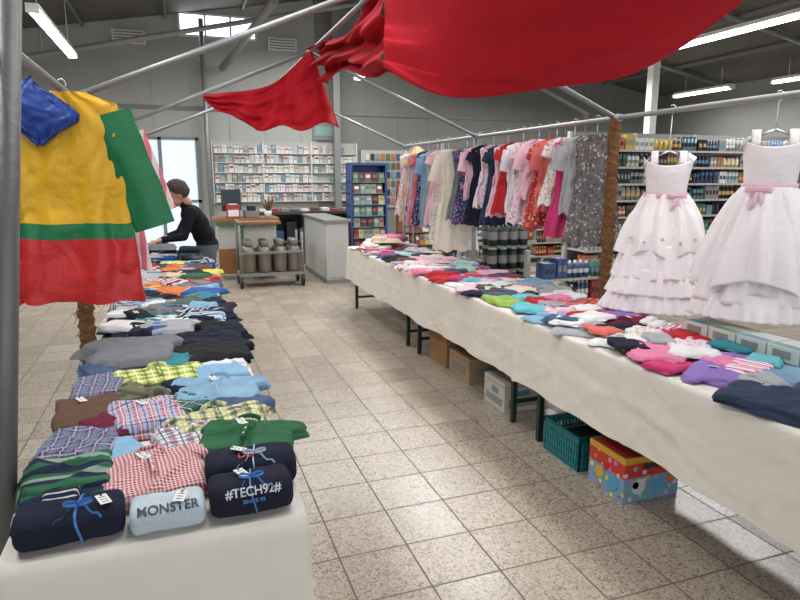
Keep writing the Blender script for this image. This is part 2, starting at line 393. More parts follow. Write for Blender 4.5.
def textmesh(txt,size,mat,dp,hh,phi,parent,name='print'):
    cu=bpy.data.curves.new('t','FONT'); cu.body=txt; cu.size=size; cu.align_x='CENTER'; cu.align_y='CENTER'; cu.offset=.0006
    o=bpy.data.objects.new('t',cu); COL.objects.link(o)
    dg=bpy.context.evaluated_depsgraph_get(); me=bpy.data.meshes.new_from_object(o.evaluated_get(dg))
    bpy.data.objects.remove(o)
    for v in me.vertices:
        t=phi+v.co.y/((dp+hh)/4)
        ct,st=-math.cos(t),math.sin(t); rr=1/(abs(ct)**3+abs(st)**3)**(1/3)*1.085
        v.co=Vector((v.co.x,dp/2*ct*rr,hh/2+hh/2*st*rr))
    me.materials.clear(); me.materials.append(mat)
    p=bpy.data.objects.new(name,me); COL.objects.link(p); p.parent=parent
M_tag=plain('paper_tag',(228,228,224),.6); M_rib=plain('ribbon_blue',(60,116,190),.35); M_ribw=plain('ribbon_pale',(150,180,206),.35)
M_pr=plain('print_white',(195,198,204),.6,var=0); M_prb=plain('print_blue',(60,120,190),.6,var=0); M_prd=plain('print_dark',(50,54,70),.6,var=0); M_prr=plain('print_red',(190,64,54),.6,var=0)
def band(parent,w,dp,hh,xoff,mat,bw=.008):
    g=Agg()
    def fn(i,j):
        t=2*pi*i; ct,st=math.cos(t),math.sin(t); rr=1/(abs(ct)**3+abs(st)**3)**(1/3)*1.065
        return (xoff+(j-.5)*bw+.006*math.sin(t*2),dp/2*ct*rr,hh/2+hh/2*st*rr)
    g.grid(fn,32,1,0,True)
    for sx in(-1,1):
        def fb(i,j,sx=sx):
            t=2*pi*i
            return (xoff+sx*(.016-.016*math.cos(t)),-dp*.2+.010*math.sin(t)*1.0+(j-.5)*.004,hh*1.03+.006+(j-.5)*bw+.006*math.sin(t/2))
        g.grid(fb,14,1,0,True)
    for sx in(-1,1):
        g.grid(lambda i,j,sx=sx:(xoff+sx*(.005+.045*i)+(j-.5)*.004,-dp*.2-.045*i,hh*1.05-.018*i*i+.006*math.sin(i*9)+(j-.5)*bw*.8),8,1,0)
    g.build('ribbon',[mat],parent)
def tag(parent,x,y,z,rz,w=.026,l=.04):
    g=Agg(); g.box((0,0,0),(w,l,.0015),0); g.cyl((0,l*.4,0),(0,l*.4,.002),.003,.003,1,8)
    g.path([(0,l*.4,.001),(.005,l*.6,.006),(.0,l*.8,.0)],.0007,1,5)
    for k in range(3): g.box((0,-l*.3+k*.010,.001),(w*.6,.002,.0006),2)
    g.build('price_tag',[M_tag,M_black,M_prd],parent,(x,y,z),(.15,.1,rz))
TZ=.754
o=roll('rolled_sweatshirt',-.29,1.54,TZ,.25,.13,.082,.06,F['navy'],seed=1); band(o,.25,.13,.082,.02,M_rib,.006); tag(o,.075,-.03,.094,.4)
o=roll('rolled_tshirt',-.072,1.52,TZ,.185,.115,.068,.04,f_('pale',[(184,198,206)]),seed=2); textmesh('MONSTER',.031,M_prd,.115,.068,.85,o); tag(o,.03,-.025,.08,-.3)
o=roll('rolled_tshirt',.13,1.53,TZ,.22,.125,.09,.03,f_('navy2',[(34,36,50)]),seed=3); textmesh('#TECH92#',.029,M_pr,.125,.09,.6,o); textmesh('SINCE 92',.014,M_prb,.125,.09,.15,o); band(o,.225,.125,.09,0,M_rib,.004); tag(o,-.02,0,.1,.5)
o=roll('rolled_sweatshirt',.145,1.67,TZ,.26,.14,.092,-.02,F['navy'],seed=4); textmesh('DEPT',.03,M_prr,.14,.092,1.25,o); band(o,.26,.14,.092,.01,M_ribw,.004); tag(o,-.03,0.0,.104,1.2)
def collar(parent,w,y,z,mat):
    g=Agg()
    def fn(i,j):
        t=pi*(i*1.2-.1); r=w*(1-.18*j)
        return (r*math.cos(t),y+r*.55*math.sin(t),z+.014*(1-j)-.004*math.cos(2*t))
    g.grid(fn,20,3,0)
    g.grid(lambda i,j:((i-.5)*.014,y-.14*j,z+.004+.001*math.sin(j*9)),1,8,0)
    for k in range(3): g.cyl((0,y-.03-.04*k,z+.004),(0,y-.03-.04*k,z+.007),.0035,.0035,1,8)
    g.build('collar',[mat,M_tag],parent,solid=.002)
front=[('folded_checked_shirt',-.115,1.75,.27,.28,.048,.12,'gingham',1),
('folded_striped_sweater',-.335,1.79,.25,.25,.05,.1,'str_gb',0),
('folded_polo_shirt',.155,1.91,.29,.26,.045,-.25,'green',1),
('folded_plaid_shirt',.085,2.11,.34,.26,.035,.1,'plaid_yg',1),
('folded_plaid_shirt',-.34,2.03,.24,.28,.042,-.1,'plaid_pu',0),
('folded_plaid_shirt',-.14,2.22,.24,.28,.042,.15,'plaid_rb',0),
('folded_shirt',.10,2.42,.31,.3,.042,-.15,'ldenim',1),
('folded_plaid_shirt',-.12,2.68,.30,.24,.038,.15,'plaid_yg2',1),
('folded_trousers',-.35,2.34,.22,.3,.035,.1,'brown',0),
('folded_shirt',-.34,2.64,.2,.28,.035,.0,'plaid_pu',0),
('folded_tshirt',.12,2.68,.24,.22,.03,.2,'sky',0),
('hooded_jacket',-.25,3.10,.38,.46,.055,.1,'grey',1),
('folded_sweater',.10,2.98,.34,.34,.045,.1,'black',1),
('folded_tshirt',.14,2.82,.22,.14,.03,.0,'white',0),
('folded_sweater',.12,3.24,.3,.26,.045,-.1,'navy',1)]
for i,(nm,x,y,w,d,h,r,k,sl) in enumerate(front):
    o=folded(nm,x,y,TZ+.002*(i%3),w,d,h,r,F[k],seed=i*3.7+1,sleeve=sl,n=44,wr=1.15,outl=.06+.05*(nm=='hooded_jacket'),layers=3 if i<7 else 2)
    if sl and i<8: collar(o,.04,d*.28,h+.01,F[k])
    if i in(0,2,5,6,8): tag(o,-.02,.05,h+.02,.5)
folded('folded_shirt',-.22,1.93,TZ,.16,.2,.035,.4,F['sky'],seed=77,n=26); folded('folded_tshirt',-.02,1.99,TZ,.2,.2,.035,.2,F['plaid_gw'],seed=78,n=26)
folded('folded_tshirt',-.36,1.64,TZ,.16,.12,.05,.0,F['str_nw'],seed=79,n=26)
for i,(x,y,k,r) in enumerate(((-.24,2.18,'maroon',.7),(-.02,2.3,'plaid_gb',-.6),(-.2,2.48,'camo',.9),(-.02,2.56,'navy',.4),(-.36,2.86,'denim',.3),(-.06,2.88,'teal',-.5),(.18,2.24,'denim',.5))):
    folded('folded_tshirt',x,y,TZ+.012,.17,.2,.03,r,F[k],seed=i*6.1,n=26,outl=.12)
pl=empty('folded_clothes_pile')
keysL=['navy','black','teal','grey','plaid_gb','red','white','orange','navy','str_nw','sky','beige','blue','plaid_gw','olive','denim','yellow','lgrey','str_bt','camo','ddenim','green','str_rw','lgrey','black','brown','white','ldenim','plaid_rb']
fixL={(0,0):'navy',(0,1):'lgrey',(0,2):'black',(1,0):'teal',(1,1):'white',(1,2):'navy',(2,0):'black',(2,1):'teal',(2,2):'lgrey',(3,0):'white',(3,1):'grey',(3,2):'navy',(4,0):'str_nw',(4,1):'red',(4,2):'navy',(5,0):'olive',(5,1):'red',(5,2):'plaid_gw',(6,1):'orange',(6,2):'lime',(7,0):'sky',(7,1):'orange',(8,1):'white',(8,0):'yellow'}
y=3.48; row=0
while y<6.56:
    for c in range(3):
        k=fixL.get((row,c)) or random.choice(keysL)
        folded('garment',-.30+.22*c+random.uniform(-.04,.04),y+random.uniform(-.06,.06),TZ+random.uniform(0,.012),random.uniform(.2,.31),random.uniform(.2,.32),random.uniform(.03,.055),random.uniform(-.4,.4),F[k],pl,seed=random.random()*99,n=20,sleeve=random.random()<.5,outl=.09)
    y+=.19; row+=1
for i in range(28):
    k=random.choice(keysL)
    folded('garment',random.uniform(-.33,.15),random.uniform(3.4,6.3),TZ+.036,random.uniform(.16,.27),random.uniform(.18,.28),.028,random.uniform(-1.4,1.4),F[k],pl,seed=i*2.3,n=20,outl=.11,sleeve=i%2)
for i in range(4):
    folded('garment',-.17,6.48,TZ+.05+.035*i,.26,.2,.045,random.uniform(-.1,.1),F[('blue','white','navy','grey')[i]],pl,seed=i*5.3,n=16)
    folded('garment',.08,6.42,TZ+.04+.03*i,.22,.24,.04,random.uniform(-.1,.1),F[('navy','grey','denim','black')[i]],pl,seed=i*7.3,n=16)
for i in range(16): tag(pl,random.uniform(-.3,.2),random.uniform(3.4,5.8),TZ+.075,random.uniform(0,3))
def onR(nm,x,y,w,d,h,r,k,s,z=TZ,n=24,par=None,sl=0,outl=.10): return folded(nm,x,y,z,w,d,h,r,F[k],par,seed=s,sleeve=sl,n=n,outl=outl)
R=[('folded_jeans',2.09,1.60,.32,.38,.035,.3,'ddenim'),('folded_jeans',2.36,1.55,.28,.3,.035,-.4,'denim'),('folded_jeans',2.38,1.84,.34,.22,.03,.4,'ldenim'),
('folded_tshirt',2.15,1.96,.27,.25,.028,.5,'lilac'),('folded_tshirt',2.05,2.13,.24,.16,.02,.2,'hot'),('folded_tshirt',2.12,2.29,.28,.26,.024,.8,'pink'),
('folded_tshirt',2.37,2.10,.26,.22,.026,-.5,'lilac'),('folded_blouse',2.13,2.55,.30,.26,.024,.3,'white'),('folded_tshirt',2.37,2.33,.24,.22,.024,.4,'fl_pk'),
('folded_cardigan',2.12,2.84,.30,.34,.03,.4,'lgrey'),('folded_tshirt',2.36,2.58,.24,.24,.025,.6,'hot'),('folded_tshirt',2.42,2.85,.26,.26,.025,-.3,'maroon'),
('folded_tshirt',2.08,3.13,.26,.28,.025,.3,'sky'),('folded_tshirt',2.34,3.10,.28,.26,.024,.6,'red'),('folded_tshirt',2.10,3.40,.24,.26,.024,-.4,'turq'),
('folded_tshirt',2.34,3.38,.26,.26,.025,.5,'coral'),('folded_tshirt',2.06,3.72,.2,.34,.024,-.1,'lime'),('folded_tshirt',2.28,3.68,.24,.28,.024,.5,'turq'),
('folded_skirt',2.55,3.35,.24,.3,.03,.3,'fl_rd'),('folded_skirt',2.56,2.66,.2,.26,.025,.4,'str_pk'),('folded_tshirt',2.54,3.05,.24,.26,.025,.7,'pink'),('folded_tshirt',2.53,1.3,.24,.3,.03,0,'lpink'),
('folded_jeans',2.1,1.27,.28,.3,.03,0,'denim'),('folded_tshirt',2.55,3.7,.22,.26,.025,.1,'white')]
for i,(nm,x,y,w,d,h,r,k) in enumerate(R):
    o=onR(nm,x,y,w,d,h,r,k,i*4.1+2,TZ+.005*(i%3),34,sl=i%2)
    if i%4==3: tag(o,0,.02,h+.015,.6)
pr=empty('folded_clothes_pile')
keysR=['pink','red','white','lpink','turq','sky','hot','fl_pk','str_pk','lgrey','navy','fl_wh','coral','white','cream','maroon','mint','fl_rd','lilac','plaid_rb','lpink','brown','denim','lgrey']
for i,(x,y,k) in enumerate(((2.28,2.46,'lgrey'),(2.22,2.7,'navy'),(2.25,2.98,'white'),(2.2,3.25,'lpink'),(2.08,3.0,'denim'),(2.22,3.52,'red'),(2.4,3.22,'white'),(2.46,2.45,'red'),(2.5,2.2,'teal'),(2.26,2.2,'white'),(2.06,2.42,'navy'),(2.4,3.55,'pink'),
  (2.25,2.05,'pink'),(2.28,1.93,'str_pk'),(2.44,1.98,'turq'),(2.2,1.8,'lgrey'),(2.3,2.6,'fl_wh'),(2.12,2.7,'coral'),(2.06,2.95,'white'),(2.25,3.4,'plaid_rb'),(2.5,2.75,'white'),(2.45,3.0,'lilac'))):
    folded('garment',x,y,TZ+.024+.004*(i%3),random.uniform(.12,.19),random.uniform(.14,.22),.018,random.uniform(-1.5,1.5),F[k],pr,seed=i*8.8,n=24,outl=.12,sleeve=i%2)
fixR={(0,0):'navy',(0,1):'brown',(1,0):'lpink',(1,1):'white',(2,0):'white',(2,1):'turq',(3,0):'red',(3,1):'hot',(4,0):'red',(4,1):'coral',(5,0):'pink',(5,1):'turq',(9,0):'navy',(10,0):'black'}
y=3.98; row=0
while y<7.3:
    for c in range(3):
        k=fixR.get((row,c)) or random.choice(keysR)
        folded('garment',2.085+.235*c+random.uniform(-.035,.035),y+random.uniform(-.05,.05),TZ+random.uniform(0,.01),random.uniform(.2,.32),random.uniform(.2,.32),random.uniform(.02,.035),random.uniform(-.7,.7),F[k],pr,seed=random.random()*99,n=20,sleeve=random.random()<.6,outl=.12)
    y+=.21; row+=1
for i in range(34):
    folded('garment',random.uniform(2.08,2.55),random.uniform(3.8,6.6),TZ+.024,random.uniform(.14,.22),random.uniform(.15,.24),.022,random.uniform(-1.5,1.5),F[random.choice(keysR)],pr,seed=i*3.3,n=20,outl=.13,sleeve=i%2)
for i in range(14): tag(pr,random.uniform(2.05,2.5),random.uniform(2.6,6),TZ+.055,random.uniform(0,3))
for i,k in enumerate(('pink','lpink','white','cream','coral','grey','beige','pink')):
    folded('garment',2.1+.1*(i%3)+.12*(i//4),6.75+.2*(i%3),TZ+.03+.03*(i//2),.34,.3,.05,i,F[k],pr,seed=i*9.3,n=20)
# ---------------------------------------------------------------- boxes
def carton(name,x0,x1,y0,y1,z0,z1,m,pats):
    a=Agg(); a.bb(x0,x1,y0,y1,z0,z1,0)
    cx=(x0+x1)/2
    a.bb(cx-.025,cx+.025,y0-.001,y1+.001,z1-.04,z1+.0015,1)
    a.bb(x0-.002,x1+.002,y0-.002,y1+.002,z1-.035,z1-.032,2)
    for (fy0,fy1,fz0,fz1,mm) in pats:
        a.bb(x0-.0025,x0,y0+(y1-y0)*fy0,y0+(y1-y0)*fy1,z0+(z1-z0)*fz0,z0+(z1-z0)*fz1,mm)
        a.bb(x0+(x1-x0)*fy0,x0+(x1-x0)*fy1,y0-.0025,y0,z0+(z1-z0)*fz0,z0+(z1-z0)*fz1,mm)
    return a.build(name,m,bevel=.003)
M_tape=plain('tape',(180,150,104),.3)
carton('cardboard_box',2.06,2.36,4.64,5.02,0,.33,[M_card,M_tape,M_wood],[])
carton('cardboard_box',2.06,2.36,4.2,4.58,0,.2,[plain('card_lt',(160,136,108),.8),M_tape,M_wood,M_grey],[(.2,.8,.3,.6,3)])
carton('cardboard_box',2.03,2.36,3.58,3.88,0,.21,[plain('card_white',(196,193,186),.7),M_tape,M_card,PAL[7],PAL[8]],[(.1,.9,.15,.4,4),(.3,.6,.5,.7,3)])
carton('cardboard_box',2.38,2.62,3.95,4.15,0,.26,[plain('card_green',(80,130,96),.7),M_tape,M_card],[])
Q=[plain('toy_yel',(216,174,62),.35),plain('toy_cyan',(84,164,196),.35),plain('toy_ora',(220,120,50),.35),plain('toy_red',(190,50,42),.35)]
def toymat():
    m,nt,b=newmat('toy_box_print')
    tc=node(nt,'ShaderNodeTexCoord'); O=tc.outputs['Object']
    sp=node(nt,'ShaderNodeSeparateXYZ'); nt.links.new(O,sp.inputs[0])
    v=node(nt,'ShaderNodeTexVoronoi'); v.inputs['Scale'].default_value=25; nt.links.new(O,v.inputs['Vector'])
    hs=node(nt,'ShaderNodeHueSaturation'); hs.inputs['Saturation'].default_value=1.2; nt.links.new(v.outputs['Color'],hs.inputs['Color'])
    base=mixc(nt,mth(nt,'GREATER_THAN',sp.outputs[2],.13),lin((120,160,186)),lin((196,60,44)))
    c=mixc(nt,mth(nt,'LESS_THAN',v.outputs['Distance'],.33),base,hs.outputs['Color'])
    c=mixc(nt,mth(nt,'GREATER_THAN',sp.outputs[2],.205),c,lin((214,166,60)))
    nt.links.new(c,b.inputs['Base Color']); b.inputs['Roughness'].default_value=.35
    return m
a=Agg(); a.bb(1.99,2.33,2.3,2.58,0,.235,0)
a.bb(1.989,2.331,2.299,2.581,.228,.238,1); a.bb(2.1,2.2,2.296,2.3,.17,.2,2); a.bb(2.0,2.32,2.31,2.57,.238,.239,7)
def disc(cx,cz,r,m,face):
    if face=='y': a.cyl((cx,2.3,cz),(cx,2.2965,cz),r,r,m,18)
    else: a.cyl((1.99,cx,cz),(1.9865,cx,cz),r,r,m,18)
disc(2.08,.08,.042,6,'y');disc(2.2,.075,.036,3,'y');disc(2.28,.1,.026,4,'y');disc(2.06,.09,.02,1,'y');disc(2.38,.08,.04,3,'x');disc(2.49,.09,.034,1,'x');disc(2.44,.14,.02,5,'x')
a.build('toy_box',[toymat(),Q[0],PAL[5],Q[1],Q[2],Q[3],PAL[4],Q[3]],bevel=.004)
M_teal=plain('teal_plastic',(28,120,124),.4)
def crate(name,x0,x1,y0,y1,z0,h,M):
    a=Agg(); a.bb(x0,x1,y0,y1,z0,z0+.01)
    a.bb(x0,x1,y0,y0+.012,z0+h-.035,z0+h);a.bb(x0,x1,y1-.012,y1,z0+h-.035,z0+h);a.bb(x0,x0+.012,y0,y1,z0+h-.035,z0+h);a.bb(x1-.012,x1,y0,y1,z0+h-.035,z0+h)
    for z in(z0+.02,z0+h*.33,z0+h*.6):
        a.bb(x0,x1,y0+.002,y0+.008,z,z+.014);a.bb(x0,x1,y1-.008,y1-.002,z,z+.014);a.bb(x0+.002,x0+.008,y0,y1,z,z+.014);a.bb(x1-.008,x1-.002,y0,y1,z,z+.014)
    n=14
    for k in range(n+1):
        x=x0+.006+(x1-x0-.012)*k/n; yy=y0+.006+(y1-y0-.012)*k/n
        a.bb(x-.006,x+.006,y0,y0+.01,z0,z0+h);a.bb(x-.006,x+.006,y1-.01,y1,z0,z0+h);a.bb(x0,x0+.01,yy-.006,yy+.006,z0,z0+h);a.bb(x1-.01,x1,yy-.006,yy+.006,z0,z0+h)
    return a.build(name,[M])
crate('plastic_crate',1.98,2.32,2.66,3.0,0,.2,M_teal)
a=Agg(); a.bb(2.0,2.3,2.68,2.98,.012,.12); a.build('folded_blanket',[M_dgreen],bevel=.01)
M_cart=plain('carton_white',(205,208,204),.5); M_cprint=[plain('carton_blue',(110,150,176),.5),plain('carton_green',(110,150,110),.5),plain('carton_teal',(110,156,154),.5)]
for i,y in enumerate((1.62,1.79,1.96,2.13,2.30,2.47)):
    a=Agg(); a.bb(2.52,2.685,y-.08,y+.08,.754,.85,0); a.bb(2.518,2.52,y-.075,y+.075,.757,.785,1); a.bb(2.517,2.52,y-.04,y+.05,.80,.835,2); a.bb(2.53,2.68,y-.082,y-.08,.757,.79,1); a.bb(2.53,2.58,y-.075,y+.075,.85,.851,1)
    a.build('product_carton',[M_cart,M_cprint[i%3],PAL[8]],bevel=.002)
# ---------------------------------------------------------------- stall frame
fr=empty('market_stall_frame')
g=Agg(); rp=.016
ER,EL=2.75,-.45; ZEv=1.98; RX,RZ=1.15,2.65
for y in(1.5,3.52,5.57,7.6):
    g.cyl((EL-.03,y,ZEv-.01),(RX,y,RZ),rp,rp,0,12); g.cyl((ER+.03,y,ZEv-.01),(RX,y,RZ),rp,rp,0,12)
    g.cyl((RX,y-.05,RZ),(RX,y+.05,RZ),.025,.025,0,12); g.cyl((ER,y-.05,ZEv),(ER,y+.05,ZEv),.025,.025,0,12); g.cyl((EL,y-.05,ZEv),(EL,y+.05,ZEv),.025,.025,0,12)
g.cyl((ER,-.8,ZEv),(ER,7.65,ZEv),rp,rp,0,12); g.cyl((EL,1.45,ZEv),(EL,7.65,ZEv),rp,rp,0,12); g.cyl((RX,1.45,RZ),(RX,7.65,RZ),rp,rp,0,12)
g.build('rails',[M_steel],fr)
g=Agg()
g.cyl((-.574,1.8,0),(-.336,1.8,2.1),.027,.027,0,16)
g.cyl((-.574,1.8,0),(-.573,1.8,.012),.05,.05,0,16)
g.build('tent_pole',[plain('pole_dull',(112,112,110),.5,.5,.1)],fr)
g=Agg()
for x,y in((EL-.06,5.57),(EL-.06,7.6),(ER,5.57),(ER,7.6),(ER,-.7)): g.cyl((x,y,0),(x if x>0 else EL,y,ZEv),.021,.021,0,12); g.cyl((x,y,0),(x,y,.01),.05,.05,0,12)
g.build('posts',[M_steel],fr)
def wrapped(x,y,z1,xt):
    g=Agg()
    def fn(i,j):
        t=2*pi*i; z=j*z1; r=.038+.010*N(math.cos(t)*2,math.sin(t)*2,z*14)+.006*math.sin(z*110+t)
        if j in(0,1): r=.01
        return (x+(xt-x)*j+r*math.cos(t),y+r*math.sin(t),z)
    g.grid(fn,18,110,0,True)
    for k in range(90):
        z=random.uniform(.1,z1-.02);t=random.uniform(0,6.28); xx=x+(xt-x)*z/z1
        g.cyl((xx+.035*math.cos(t),y+.035*math.sin(t),z),(xx+.062*math.cos(t+.4),y+.062*math.sin(t+.4),z-random.uniform(.02,.06)),.003,.001,0,5)
    g.build('wrapped_post',[M_bark],fr)
wrapped(2.75,3.52,1.99,2.75); wrapped(-.52,3.52,1.96,-.45)
# ---------------------------------------------------------------- red drapes
M_red=fab('red_canopy_fabric',[(180,26,40)],'solid',bump=.12,rough=.8)
edge=[(1.074,3.3,2.167),(1.26,3.1,2.03),(1.45,2.9,1.976),(1.71,2.6,1.985),(1.887,2.4,2.03),(2.02,2.2,2.133),(2.11,2.0,2.256)]
top=[(1.15,3.5,2.64),(1.15,3.2,2.66),(1.15,2.8,2.66),(1.15,2.4,2.66),(1.2,2.0,2.66),(1.35,1.6,2.68),(1.6,1.2,2.7)]
g=Agg()
def fn(u,v):
    p=catm(edge,u).lerp(catm(top,u),v)
    sag=math.sin(pi*v)*.10*(1-.3*u)
    fold=.034*math.sin(v*15+u*3.5+2.5*N(u*2,v*2,1))*(1-u*.6)*math.sin(pi*min(1,v*1.15+.05))+.03*N(u*3,v*3,4)+.012*math.sin(v*31+u*6)*(1-u)
    return p+Vector((-.3*fold,-.5*fold,-sag+fold))
g.grid(fn,70,60,0)
g.build('red_canopy_cloth',[M_red],solid=.003)
up=[(1.15,3.5,2.67),(1.15,3.9,2.64),(1.15,4.4,2.56),(1.15,4.9,2.62),(1.15,5.5,2.68)]
lo=[(1.14,3.45,2.16),(1.2,3.9,2.2),(1.24,4.4,2.34),(1.25,4.9,2.38),(1.24,5.35,2.38)]
g=Agg()
def fn(u,v):
    p=catm(up,u).lerp(catm(lo,u),v)
    f=.045*math.sin(v*14+u*5+2.5*N(u*3,v*2,7))+.05*N(u*4,v*4,2)+.02*math.sin(v*30-u*8)
    return p+Vector((f,0,.4*f+.02*math.sin(u*12)*v))
g.grid(fn,60,44,0); g.build('red_canopy_cloth',[M_red],solid=.003)
T=[(.25,5.52,2.26),(.5,5.5,2.29),(.78,5.5,2.35),(.98,5.5,2.5),(1.15,5.5,2.67)]
B=[(.27,5.5,2.2),(.5,5.44,2.06),(.8,5.4,1.99),(1.1,5.4,2.02),(1.36,5.42,2.04)]
g=Agg()
def fn(u,v):
    p=catm(T,u).lerp(catm(B,u),v)
    f=(.05*math.sin(u*30+v*4+4*N(u*3,v,1))*(.2+.8*v)*min(1,u*4)+.04*N(u*5,v*4,9)+.015*math.sin(v*22+u*9))
    return p+Vector((.3*f,f,.15*f-.03*math.sin(u*20)*v*min(1,u*4)))
g.grid(fn,90,36,0); g.build('red_canopy_cloth',[M_red],solid=.003)
# ---------------------------------------------------------------- hanging garments
def hanger(g,w,z,ztop,m):
    g.path([(-w,0,z-.05),(-w*.5,0,z-.015),(0,0,z+.01),(w*.5,0,z-.015),(w,0,z-.05)],.006,m,6)
    h=ztop-z
    pts=[(0,0,z+.01),(0,0,z+h*.55)]
    for k in range(9):
        t=-pi/2+k*pi*1.25/8; pts.append((.0+.018*math.cos(t),0,ztop+.004+.024*math.sin(t)))
    g.path(pts,.003,m,6)
M_hang=plain('hanger_metal',(200,200,205),.3,.8); M_hw=plain('hanger_wood',(170,120,70),.5)
def garment(name,x,y,zt,yaw,prof,mats,ztop,fn_n=9,amp=.012,sleeves=(),zone=None,seed=0,hm=None,nu=60,nv=40,noisea=.0,solid=0):
    g=Agg(); L=prof[-1][0]
    def interp(d):
        for k in range(len(prof)-1):
            if d<=prof[k+1][0]+1e-9:
                f=(d-prof[k][0])/max(1e-6,prof[k+1][0]-prof[k][0]); f=f*f*(3-2*f)*.5+f*.5
                return [prof[k][i]*(1-f)+prof[k+1][i]*f for i in(1,2)]
        return prof[-1][1:3]
    def fn(i,j):
        t=2*pi*i; d=j*L; hw,th=interp(d)
        ct,st=math.cos(t),math.sin(t)
        f=amp*(.15+.85*j)*(math.sin(fn_n*t+seed)+.6*math.sin(int(fn_n*1.7)*t+seed*2+j*2))
        nn=noisea*N(ct*2+seed,j*5,st*2+seed)
        cr=noisea*.8*max(0,1-abs(N(ct*1.8+seed*2,j*4+ct,seed))*4)**2
        sx=abs(ct)**.8*(1 if ct>=0 else -1)
        return (sx*(hw+f*.5)+nn*.5,st*(th+f)+(nn-cr)*(1 if st>0 else -1)*.8,-d-(.012*math.sin(fn_n*t+seed) if j==1 else 0)+.02*N(ct*2,seed)*j)
    g.grid(fn,nu,nv,(lambda u,v:zone(u,v)) if zone else 0,True)
    for (sd,dx,dz,r0,r1,mi) in sleeves:
        p0=Vector((sd*(prof[1][1]*.86),0,-prof[1][0]-.035)); p1=p0+Vector((sd*dx,0,-dz))
        def fs(i,j,p0=p0,p1=p1,r0=r0,r1=r1,sd=sd):
            t=2*pi*i; p=p0.lerp(p1,j); r=r0+(r1-r0)*j
            ax=(p1-p0).normalized(); nrm=Vector((ax.z,0,-ax.x))
            k=1+.12*math.sin(5*t+seed)*j+noisea*5*N(math.cos(t)*2,math.sin(t)*2+sd,j*5+seed)
            return p+nrm*math.cos(t)*r*k+Vector((0,1,0))*math.sin(t)*r*.38*k
        g.grid(fs,24,16,mi,True)
    hi=len(mats)
    hanger(g,prof[1][1]*.8,-.02,ztop-zt,hi)
    return g.build(name,list(mats)+[hm or M_hang],None,(x,y,zt),(0,0,yaw),solid=solid)
def shirtprof(L,w,hem,th=.03,ht=.045): return [(0,.055,.02),(.035,w,.022),(.12,w*.92,th),(L*.5,w*.84,th),(L,hem,ht)]
rack=[
(3.70,'fl_gr',.76,'dress'),(3.84,'lgrey',.55,'shirt'),(3.96,'hot',.72,'dress'),(4.08,'fl_wh',.5,'dress'),(4.19,'coral',.56,'shirt'),(4.30,'fl_rd',.68,'dress'),(4.44,'lpink',.46,'shirt'),(4.56,'fl_pk',.66,'dress'),(4.68,'white',.56,'shirt'),(4.80,'red',.6,'dress'),
(4.94,'lpink',.62,'dress'),(5.06,'ddenim',.7,'dress'),(5.2,'fl_pk',.56,'dress'),(5.34,'navy',.74,'dress'),(5.48,'lpink',.5,'shirt'),(5.62,'fl_bl',.74,'dress'),(5.76,'grey',.7,'dress'),(6.0,'cream',1.04,'long'),(6.22,'fl_wh',.95,'dress'),(6.38,'lpink',.8,'dress'),(6.52,'lgrey',.85,'dress'),
(6.66,'sky',.75,'shirt'),(6.8,'fl_bl',.85,'dress'),(6.92,'coral',.8,'dress'),(7.06,'plaid_rb',.85,'dress'),(7.22,'beige',.8,'dress'),(7.38,'fl_pk',.75,'dress')]
for i,(y,k,L,kind) in enumerate(rack):
    if kind=='shirt': nm='hanging_shirt';p=shirtprof(L,.165,.16); sl=[(s,.035,.17,.055,.05,0) for s in(-1,1)]
    elif kind=='long': nm='hanging_white_dress'; p=[(0,.06,.02),(.035,.19,.03),(.14,.17,.05),(.36,.16,.06),(L,.24,.09)]; sl=[(s,.07,.26,.06,.07,0) for s in(-1,1)]
    else: nm='hanging_dress'; p=[(0,.055,.02),(.035,.145,.022),(.13,.13,.03),(L*.38,.12,.035),(L*.42,.13,.04),(L,.20,.06)]; sl=[(s,.025,.08,.045,.05,0) for s in(-1,1)] if i%2 else []
    garment(nm,2.75,y,1.90-random.uniform(0,.03),random.uniform(-.6,.15),p,[F[k]],ZEv+.005,random.choice((7,9,11)),.016,sl,seed=i*1.7,noisea=.022,hm=M_hw if i%2 else M_hang)
garment('hanging_tshirt',-.42,3.72,1.90,-.05,shirtprof(.80,.24,.26),[fab('pinkwhite',[(212,116,136),(220,206,206)],'sx',16)],ZEv+.005,8,.016,[(1,.13,.42,.07,.07,0),(-1,.1,.3,.07,.07,0)],seed=4,noisea=.02)
def plastic(n,c): return plain(n,c,.42,0,.28,6,.06,5,bdist=.05,dist=1.2,spec=.4)
PY,PG,PR,PB=plastic('pvc_yellow',(214,164,30)),plastic('pvc_green',(22,110,66)),plastic('pvc_red',(190,38,40)),plastic('pvc_blue',(34,66,142))
def zone(u,v):
    d=v*.92
    return 0 if d<.56 else (1 if d<.63 else 2)
o=garment('plastic_painting_smock',-.44,3.12,1.96,-.12,[(0,.09,.03),(.05,.22,.035),(.16,.235,.04),(.5,.235,.04),(.92,.265,.055)],[PY,PG,PR,PB],ZEv+.005,6,.012,
 [(1,.15,.50,.085,.085,1),(-1,.05,.30,.085,.09,0)],zone,3,noisea=.022,nu=80,nv=80)
g=Agg()
def fn(i,j):
    t=2*pi*i; q=math.sin(pi*(.02+.96*j)); 
    n1=N(math.cos(t)*1.6+3,j*3,math.sin(t)*1.6); n2=N(math.cos(t)*4,j*8,math.sin(t)*4+2)
    k=1+.30*n1+.12*n2
    return Vector((-.09+.17*k*q*math.cos(t)*(1.1-.35*j),-.06+.04*k*q*math.sin(t)+.02*n2,.03-.25*j-.03*math.cos(t)*(1-j)+.03*n1))
g.grid(fn,60,40,0,True); g.build('blue_plastic_apron',[PB],o)
